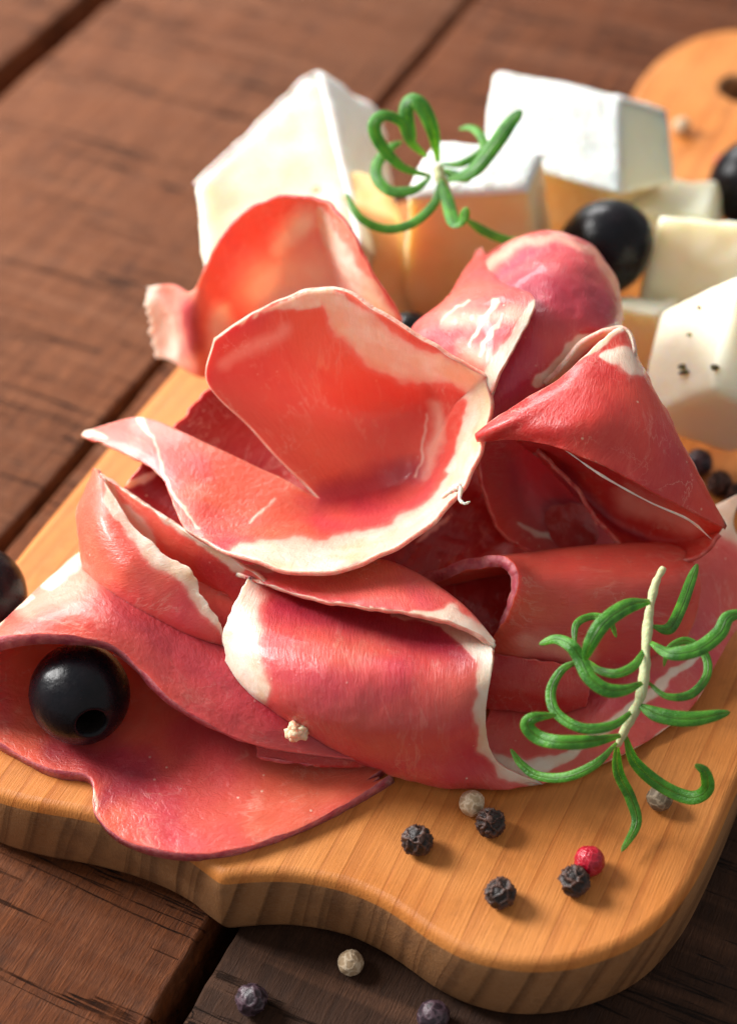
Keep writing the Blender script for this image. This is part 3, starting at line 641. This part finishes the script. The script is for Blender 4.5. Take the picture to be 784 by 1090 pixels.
GB[0] = GF[-1, 4 * 26:]; GB[:, -1] = GF[::-1, -1]
GF = wob(GF, .035, .9, 0); GB = wob(GB, .035, .9, 1)
BK = dict(fat=[[(258,592,12),(300,594,17),(350,596,15),(420,576,13),(465,543,11),(500,503,9),(515,455,7),(518,420,8),(500,397,13),(455,391,14),(408,372,19),(378,345,18),(358,322,11),(345,308,6)],[(345,308,6),(310,320,4)],
         [(502,400,5),(506,425,7),(500,465,7),(485,500,7)],[(340,320,5),(290,325,3),(245,345,2),(222,365,2)],[(150,448,4),(165,470,1.6),(180,520,1.6),(210,565,1.6)],[(92,461,6),(112,466,3)],
         [(292,530,1.4),(282,545,2.2),(268,558,1.6)],[(455,440,1.2),(450,480,1.8),(440,505,1.5)],[(300,445,.8),(330,420,1.2),(370,440,.8),(390,470,.6)]],
    pale=[[(465,430,6),(466,470,7),(450,505,6)],[(235,390,6),(300,350,8)]],
    tone=[[(345,532,12),(400,518,20),(440,500,12)]])  # tone paints deep red shade into the crease
ham('large ham slice curled like a bowl with a thick cream fat rim', [dict(rows=GF, **BK), dict(rows=GB, **BK)],
    HM_SAL, EDGE_LIGHT, .08)

# thread of fat in front of the cone and the torn scrap on the bowl's rim
def sweep(name, pts, rad, mat, parent=None, n=40, sides=8, origin=None, jitter=0, seed=0):
    C = cr([tuple(P(*q[:3])) for q in pts], n); Rr = cr([(r, 0, 0) for r in rad], n)[:, 0]
    V = []; Fc = []; T = np.gradient(C, axis=0); ref = Vector((.3, .2, .93))
    for i in range(n):
        t = Vector(T[i]).normalized(); a = t.cross(ref).normalized(); b = t.cross(a)
        r = max(.004, Rr[i] * (1 + jitter * noise.noise(Vector((i * .35, seed, 0)))))
        for k in range(sides):
            th = 2 * math.pi * k / sides; V.append(Vector(C[i]) + (a * math.cos(th) + b * math.sin(th)) * r)
    Fc = [(i * sides + k, i * sides + (k + 1) % sides, (i + 1) * sides + (k + 1) % sides, (i + 1) * sides + k) for i in range(n - 1) for k in range(sides)]
    Fc += [tuple(range(sides))[::-1], tuple((n - 1) * sides + k for k in range(sides))]
    return mesh_obj(name, V, Fc, mat, parent)
hams = [o for o in COL.objects if o.name.startswith('ham_slice')]
flap = next(o for o in hams if 'triangular' in o['label']); bowl = next(o for o in hams if 'bowl' in o['label'])
sweep('fat_strand', [(600,478,4.4),(640,506,4.05),(690,534,3.6),(732,553,3.15),(757,574,2.45)], [.008,.022,.014,.024,.006], FAT, flap, jitter=.6)
sweep('fat_shred', [(470,530,3.45),(482,521,3.6),(490,519,3.7),(489,531,3.6),(494,536,3.6),(500,534,3.6)], [.03,.06,.05,.03,.03,.012], FAT, bowl, jitter=.8, seed=3)
# ------------------------------------------------------------------ cheese
def block(label, cat, corners, mats, rind_faces=(), group='cheese pieces at the back of the board', rough=.042, smooth=5, seed=0, cuts=16, name='cheese_chunk'):
    """corners: front tl,tr,br,bl then back tl,tr,br,bl in world cm; faces: front,back,top,bottom,left,right"""
    c = [Vector(q) for q in corners]; m = sum(c, Vector()) / 8; c = [m + (q - m) * 1.045 for q in c]; m = Vector((0, 0, 0))
    for q in c: m += q / 8
    fs = {'front': (0, 3, 2, 1), 'back': (4, 5, 6, 7), 'top': (4, 0, 1, 5), 'bottom': (3, 7, 6, 2), 'left': (4, 7, 3, 0), 'right': (1, 2, 6, 5)}
    bm = bmesh.new(); vs = [bm.verts.new(q) for q in c]; names = list(fs)
    for k, f in enumerate(fs.values()):
        bm.faces.new([vs[i] for i in f]).material_index = k
    bmesh.ops.subdivide_edges(bm, edges=bm.edges[:], cuts=cuts, use_grid_fill=True)
    for _ in range(smooth): bmesh.ops.smooth_vert(bm, verts=bm.verts[:], factor=.5, use_axis_x=True, use_axis_y=True, use_axis_z=True)
    bm.normal_update()
    for v in bm.verts:
        p = v.co + Vector((seed * 9, 0, 0))
        v.co += v.normal * (rough * 1.6 * noise.noise(p * .9) + rough * noise.noise(p * 2.4) + rough * .5 * noise.noise(p * 6))
    bmesh.ops.recalc_face_normals(bm, faces=bm.faces)
    base = Vector((m.x, m.y, min(q.z for q in c)))
    root = empty(name, base); tag(root, label, cat, group)
    V = [v.co.copy() for v in bm.verts]; Fc = [[v.index for v in f.verts] for f in bm.faces]
    mesh_obj('cheese_body', V, Fc, mats[0], root)
    sel = [k for k, n in enumerate(names) if n in rind_faces]
    if sel:
        idx = {}; V = []; Fc = []
        for f in bm.faces:
            if f.material_index in sel:
                for v in f.verts:
                    if v not in idx: idx[v] = len(V); V.append(v.co + v.normal * .012)
                Fc.append([idx[v] for v in f.verts])
        o = mesh_obj('rind', V, Fc, mats[1], root); mo = o.modifiers.new('thickness', 'SOLIDIFY'); mo.thickness = .0009; mo.offset = 1
    bm.free(); return root
def pp(*L): return [P(*q) for q in L]
def wedge_corners():
    f = pp((208,197,3.5), (335,75,3.9), (382,262,2.6), (226,345,2.0))
    return f + pp((270,240,.5), (401,118,2.3), (425,300,.05), (265,345,.05))
block('large pale soft cheese wedge at the back left, white rind on its right side', 'cheese',
      wedge_corners(), (CH_PALE, RIND), ('right', 'top'), seed=1, name='cheese_wedge')
block('cheese piece coloured by warm shade beside the large white wedge', 'cheese',
      pp((325,205,3.0), (428,238,2.7), (434,348,.05), (335,350,.05), (352,176,3.1), (408,190,3.0), (440,300,.05), (360,300,.05)), (CH_SHADE, RIND), (), seed=2, smooth=5)
block('upright cheese block coloured by warm bounce light, white rind on top, holding the rosemary tip', 'cheese',
      pp((434,212,4.0), (560,203,4.0), (578,338,.05), (430,340,.05), (466,152,4.15), (574,170,4.0), (590,290,.05), (470,280,.05)), (CH_BOUNCE, RIND), ('top',), seed=3)
block('white rinded cheese wedge with a pale cut end, resting on a piece coloured by warm shade', 'cheese',
      pp((530,79,3.7), (660,109,3.5), (661,209,2.6), (517,165,2.9), (562,92,2.9), (711,121,2.9), (714,192,2.1), (575,160,2.0)), (CH_CREAM, RIND), ('front', 'top', 'left', 'back'), seed=4, name='cheese_wedge', rough=.035)
block('cheese piece coloured by warm shade underneath the white rinded wedge', 'cheese',
      pp((552,178,2.5), (648,206,2.2), (650,275,.05), (560,262,.05), (580,160,2.2), (700,190,2.0), (705,245,.05), (600,205,.05)), (CH_SHADE, RIND), (), seed=5)
block('flat pale cheese piece between the two plain black olives', 'cheese',
      pp((652,222,1.7), (752,232,1.7), (756,290,.05), (662,285,.05), (690,193,1.7), (762,191,1.7), (768,235,.05), (700,240,.05)), (CH_CREAM, RIND), (), seed=6)
block('square pale yellow cheese slab with a smooth face, behind the cheese cube with herb specks', 'cheese',
      pp((702,229,2.9), (815,238,2.9), (815,330,1.2), (680,322,1.2), (712,262,.05), (820,268,.05), (820,350,.05), (690,345,.05)), (CH_CREAM, RIND), (), seed=7)
block('small pale cheese piece peeking out below the square slab beside the hooded ham slice', 'cheese',
      pp((640,325,1.9), (700,335,1.9), (705,400,.05), (640,390,.05), (655,318,1.7), (720,318,1.7), (730,350,.05), (660,350,.05)), (CH_CREAM, RIND), (), seed=8)
Vc, Tc, Lc, Rc = P(762,414,2.75), P(788,292,3.7), P(676,449,1.35), P(865,450,1.75)

e1, e2, e3 = Tc - Vc, Lc - Vc, Rc - Vc
ck = block('cheese cube with dark herb specks on its face, frontmost of the cheeses', 'cheese',
      [Lc, Vc, Vc + e3, Lc + e3, Lc + e1, Tc, Tc + e3, Lc + e1 + e3], (CH_PEACH, RIND), (), seed=9, name='cheese_cube', rough=.02)
HERB = simple('dried_herb', (.10, .075, .025), .8)
def speck(px, py, h, r, parent, sd):
    bm = bmesh.new(); bmesh.ops.create_icosphere(bm, subdivisions=2, radius=r)
    for v in bm.verts: v.co = Vector((v.co.x * 1.5, v.co.y, v.co.z * .8)) * (1 + .5 * noise.noise(v.co * 30 + Vector((sd, 0, 0))))
    V = [v.co + P(px, py, h) for v in bm.verts]; Fc = [[v.index for v in f.verts] for f in bm.faces]; bm.free()
    mesh_obj('herb_speck', V, Fc, HERB, parent)
def on_plane(px, py):                                        # where the ray through px,py meets the speckled face
    n = e1.cross(e2).normalized(); a, b = P(px, py, 0), P(px, py, 4); t = (Vc - a).dot(n) / (b - a).dot(n); q = a + (b - a) * t; return q.z - BT
for k, (x, y, r) in enumerate([(726,390,.05), (729,396,.05), (724,397,.03), (760,391,.055), (743,327,.035), (733,356,.03)]): speck(x, y, on_plane(x, y) + .10, r * 1.15, ck, k)

# ------------------------------------------------------------------ olives
def olive(label, c, r, L, axis, hole=True, name='black_olive'):
    """c centre (world cm), r radius, L half length, axis direction of the pitted end"""
    root = empty(name, (c.x, c.y, c.z - r)); tag(root, label, 'olive', 'black olives')
    ax = Vector(axis).normalized(); q = ax.to_track_quat('Z', 'Y')
    prof = []
    hr = .34 * r if hole else 0
    n = 44
    t0 = math.asin(min(.9, hr / r)) if hole else 0
    for i in range(n + 1):
        t = math.pi - (math.pi - t0) * i / n
        prof.append((r * math.sin(t) * (1 - .03 * math.cos(t)), L * math.cos(t)))
    if hole: prof += [(hr * .90, L * .925), (hr * .82, L * .86)]
    inner = [(hr * .82, L * .86), (hr * .80, L * .6), (hr * .78, L * .1), (hr * .5, -L * .1), (0.001, -L * .12)]
    def lathe(prof, mat, nm, seg=64):
        V = []; Fc = []
        for x, z in prof:
            for k in range(seg):
                th = 2 * math.pi * k / seg
                p = Vector((x * math.cos(th), x * math.sin(th), z)); p *= 1 + .018 * noise.noise(p * 1.6 + c) + .006 * noise.noise(p * 5 + c)
                V.append(c + q @ p)
        for i in range(len(prof) - 1):
            for k in range(seg): Fc.append((i * seg + k, i * seg + (k + 1) % seg, (i + 1) * seg + (k + 1) % seg, (i + 1) * seg + k))
        mesh_obj(nm, V, Fc, mat, root)
    lathe(prof, OLIVE, 'skin')
    if hole: lathe(inner, OLIVE_IN, 'pit_hole')
    return root
olive('pitted black olive with its hole in view, lying in a fold of ham', P(85,739,1.0), .87, .93, (.36, -.90, .22))
olive('black olive cut by the left edge of the picture, on the bare board', P(-17,633,.80), .80, .9, (-.2, .9, .3))
olive('large black olive between the hooded ham slice and the pale cheese', P(642,265,2.3), .98, 1.18, (-.45, .25, -.85), False)
olive('black olive at the upper right edge, lying before the board handle', P(800,193,1.0), .98, 1.1, (.6, .5, .4))
olive('nearly hidden black olive between the bowl shaped ham slice and the upright cheese block', P(432,366,2.6), .62, .7, (.3, .9, .1), False)

# ------------------------------------------------------------------ peppercorns and crumbs
def vor(p, sc, sd):
    d, _ = noise.voronoi(p * sc + Vector((sd, sd * .7, 0))); return d[1] - d[0]
def peppercorn(px, py, r, mat, label, sd, h0=0.0, wrinkle=.26, name='peppercorn', sc=3.1, group='peppercorns', cat='peppercorn', gap=False):
    r *= .90; c = P(px, py, h0 + r * .92)
    bm = bmesh.new(); bmesh.ops.create_icosphere(bm, subdivisions=5, radius=1)
    V = []; rid = []
    for v in bm.verts:
        n = v.co.normalized(); q = Vector((sd * 1.7, sd * .9, 0))
        warp = n + .25 * Vector((noise.noise(n * 2 + q), noise.noise(n * 2 + q + Vector((5, 0, 0))), noise.noise(n * 2 + q + Vector((9, 0, 0)))))
        e = vor(warp, sc * .42, sd); e2 = vor(warp, sc * .9, sd + 4)
        ridge = max(0, 1 - e / .22); r2 = max(0, 1 - e2 / .25)
        k = 1 + wrinkle * (ridge ** 1.3 - .45) + wrinkle * .22 * (r2 - .3) + .07 * noise.noise(n * 1.2 + q)
        V.append(c + n * r * k); rid.append(.75 * ridge + .25 * r2)
    Fc = [[v.index for v in f.verts] for f in bm.faces]; bm.free()
    o = mesh_obj(name, V, Fc, mat); a = o.data.attributes.new('ridge', 'FLOAT', 'POINT'); a.data.foreach_set('value', rid)
    tag(o, label, cat, group); return o
peppercorn(444,895,.27,PEP_BLACK,'black peppercorn on the board, leftmost of the dark ones near the front edge',1)
peppercorn(522,876,.265,PEP_BLACK,'black peppercorn touching the pale one under the front roll',2)
peppercorn(532,951,.265,PEP_BLACK,'black peppercorn standing alone closest to the front rim of the board',3)
peppercorn(611,938,.265,PEP_BLACK,'black peppercorn in front of the pink one',4)
peppercorn(502,855,.245,PEP_WHITE,'pale peppercorn beside a black one under the front roll',5,wrinkle=.05)
peppercorn(627,917,.28,PEP_PINK,'shiny red pink peppercorn on the board',6,wrinkle=.06,sc=5)
peppercorn(702,850,.25,PEP_GREY,'greyish peppercorn under the curled rosemary leaf',7,wrinkle=.04)
peppercorn(373,1025,.24,PEP_WHITE,'pale peppercorn on the dark table in front of the board',8,h0=-BT,wrinkle=.05)
peppercorn(268,1064,.29,PEP_PURPLE,'wrinkled dark peppercorn on the dark plank near the gap',9,h0=-BT,wrinkle=.10)
peppercorn(461,1082,.30,PEP_PURPLE,'purplish peppercorn cut by the bottom edge of the picture',10,h0=-BT,wrinkle=.06)
peppercorn(765,515,.27,PEP_BLACK,'black peppercorn on the board below the speckled cheese cube',11)
peppercorn(786,528,.28,PEP_BLACK,'black peppercorn cut by the right edge beside the flat right ham slice',12)
peppercorn(744,492,.31,PEP_PURPLE,'dark reddish peppercorn in the corner between the cheese cube and the red flap',13,wrinkle=.04)
peppercorn(725,134,.25,PEP_WHITE,'blurred pale peppercorn on the handle of the board',14,wrinkle=.03)
peppercorn(768,172,.20,PEP_PINK,'tiny red peppercorn behind the upper right olive',15,wrinkle=.03)
CRUMB = edge_mat('crumb_cream', (.74, .50, .30), (.84, .68, .50))
# papery cap of the pink peppercorn
def crumb(px, py, h, s, mat, label, sd, name='crumb', parent=None, sq=(1.1, .8, .7)):
    bm = bmesh.new(); bmesh.ops.create_icosphere(bm, subdivisions=4, radius=1); V = []; c = P(px, py, h)
    for v in bm.verts:
        n = v.co; q = Vector((sd * 3, 0, 0)); k = 1 + .55 * noise.noise(n * 1.5 + q) + .25 * noise.noise(n * 4 + q)
        V.append(c + Vector((n.x * sq[0], n.y * sq[1], n.z * sq[2])) * s * k)
    Fc = [[v.index for v in f.verts] for f in bm.faces]; bm.free()
    o = mesh_obj(name, V, Fc, mat, parent)
    if label: tag(o, label, 'crumb')
    return o
crumb(316,778,1.25,.19,CRUMB,'small cream crumb of fat lodged below the front rolled slice',3,name='fat_crumb',sq=(1, .8, .9))

# ------------------------------------------------------------------ rosemary
def leaf(parent, pts, wmax=.17, th=.18, name='leaf', up=(0, -.5, 1), tip=.5, twist=0.0):
    n, m = 60, 32; wmax *= .78
    C = cr([tuple(P(*q)) for q in pts], n); T = np.gradient(C, axis=0); up = Vector(up)
    V = []; UV = []; last = None
    for i in range(n):
        t = Vector(T[i]).normalized(); s = i / (n - 1)
        side = t.cross(up)
        if side.length < .25 and last is not None: side = last - t * last.dot(t)
        side.normalize()
        if last is not None:
            if side.dot(last) < 0: side = -side
            side = (side * .35 + (last - t * last.dot(t)).normalized() * .65).normalized()
        last = side.copy(); nrm = side.cross(t).normalized()
        if nrm.dot(up) < 0 and i == 0: nrm = -nrm
        a = twist * s; sd = side * math.cos(a) + nrm * math.sin(a); nm = nrm * math.cos(a) - side * math.sin(a)
        w_ = wmax * min(1, .32 + .68 * math.sin(min(1, s / .30) * math.pi / 2)) * (1 if s < 1 - tip else math.sqrt(max(.0, 1 - ((s - 1 + tip) / tip) ** 2.2)) * .96 + .04)
        w_ *= 1 + .05 * noise.noise(Vector((s * 7, wmax * 90, len(pts))))
        for k in range(m):
            u = k / m; ang = 2 * math.pi * u
            x = math.cos(math.pi * 2 * (u) ) ; # top half u 0..0.5, bottom .5..1
            y = math.sin(ang)
            yy = y * th * w_ * (1.0 if y > 0 else .55)
            groove = -.13 * w_ * math.exp(-(x / .13) ** 2) if y > 0 else .12 * w_ * math.exp(-(x / .3) ** 2)
            rib = -.16 * w_ * (x ** 2)                      # margins roll under
            V.append(Vector(C[i]) + sd * (x * w_) + nm * (yy + groove + rib)); UV.append((u, s))
    Fc = [(i * m + k, i * m + (k + 1) % m, (i + 1) * m + (k + 1) % m, (i + 1) * m + k) for i in range(n - 1) for k in range(m)]
    Fc += [tuple(range(m))[::-1], tuple((n - 1) * m + k for k in range(m))]
    o = mesh_obj(name, V, Fc, LEAF, parent); me = o.data
    uvl = me.uv_layers.new(name='UVMap')
    for l in me.loops:
        u, s = UV[l.vertex_index]; uvl.data[l.index].uv = (u, s)
    return o
sp = empty('rosemary_sprig', P(685,700,.6)); tag(sp, 'green rosemary sprig with a bare pale stem end, lying over the ham', 'rosemary', 'rosemary sprigs')
sweep('stem', [(706,604,3.35),(697,622,3.2),(691,650,3.0),(689,668,2.85),(687,692,2.7),(685,722,2.45),(679,748,2.2),(668,770,1.9),(657,794,1.5)],
      [.05,.07,.07,.09,.075,.095,.08,.09,.05], STEM, sp, jitter=.35, n=60, sides=14)
for pts, w_ in [
    ([(692,640,3.1),(668,645,3.4),(643,662,3.5),(629,683,3.3),(622,703,3.0)], .17),
    ([(683,727,2.5),(665,734,2.7),(645,734,2.8),(627,721,2.9),(617,701,3.0),(607,687,3.1),(591,680,3.0),(573,686,2.8)], .155),
    ([(686,690,2.7),(675,708,2.8),(656,717,2.8),(637,713,2.7),(624,702,2.5)], .10),
    ([(611,690,2.7),(613,665,2.8),(630,656,2.8),(648,661,2.8),(656,679,2.6)], .085),
    ([(674,756,2.1),(652,772,2.2),(619,775,2.2),(592,759,2.2),(586,736,2.3),(597,714,2.5),(615,703,2.6)], .115),
    ([(660,783,1.8),(630,789,2.1),(596,790,2.2),(573,785,2.1),(561,773,2.2),(568,764,2.3),(592,761,2.2)], .155),
    ([(656,791,1.6),(634,813,1.5),(603,827,1.3),(573,826,1.1),(555,814,1.1),(543,797,1.2)], .105),
    ([(656,792,1.5),(658,822,1.0),(671,850,.6),(677,877,.35),(661,907,.25)], .125),
    ([(665,783,1.7),(676,812,1.2),(705,837,.8),(735,849,.8),(752,840,1.1),(750,822,1.4),(739,814,1.5)], .15),
    ([(680,751,2.2),(705,762,2.3),(738,765,2.3),(777,758,2.2)], .17),
    ([(689,726,2.4),(709,741,2.4),(735,739,2.4),(752,719,2.5),(750,697,2.6),(731,682,2.7),(712,690,2.7),(706,710,2.5)], .095),
    ([(692,684,2.8),(713,695,3.0),(742,691,3.1),(765,674,3.2),(776,656,3.3),(802,652,3.2)], .16),
    ([(695,667,2.9),(712,669,2.8),(724,648,2.6),(735,618,2.4),(742,600,2.5)], .13)]:
    leaf(sp, pts, w_)
s2 = empty('rosemary_sprig', P(465,188,4.3)); tag(s2, 'curly rosemary tip sitting on top of the upright cheese block', 'rosemary', 'rosemary sprigs')
sweep('stem', [(466,178,5.0),(468,188,4.9),(474,200,4.7),(478,214,4.4)], [.10,.12,.10,.07], STEM, s2, jitter=.2, n=20, sides=12)
for pts, w_ in [
    ([(466,172,5.0),(461,140,5.7),(450,114,6.1),(438,105,6.2),(432,118,6.0),(436,138,5.7),(441,150,5.5)], .20),
    ([(458,187,5.0),(428,177,5.3),(405,153,5.7),(398,132,6.0),(409,122,6.1),(428,130,5.9),(437,150,5.6),(456,168,5.2)], .165),
    ([(458,188,4.9),(441,201,4.9),(416,203,4.9),(401,189,5.0),(402,172,5.1),(416,156,5.2),(428,150,5.2)], .15),
    ([(467,194,4.9),(462,216,4.8),(439,237,4.6),(410,243,4.6),(383,231,4.8),(368,205,5.0)], .13),
    ([(476,191,5.0),(503,181,5.3),(525,155,5.7),(542,131,6.0),(555,117,6.2)], .20),
    ([(468,175,4.9),(492,173,5.0),(514,159,5.1),(511,143,5.2),(500,135,5.2),(488,137,5.1)], .12),
    ([(469,190,4.95),(476,212,4.9),(483,236,4.9),(492,232,5.1),(497,220,5.3)], .17),
    ([(494,232,4.7),(518,247,4.4),(545,256,4.2),(572,251,4.2)], .13),
    ([(470,180,4.9),(490,188,4.9),(502,190,4.9)], .14)]:
    leaf(s2, pts, w_)
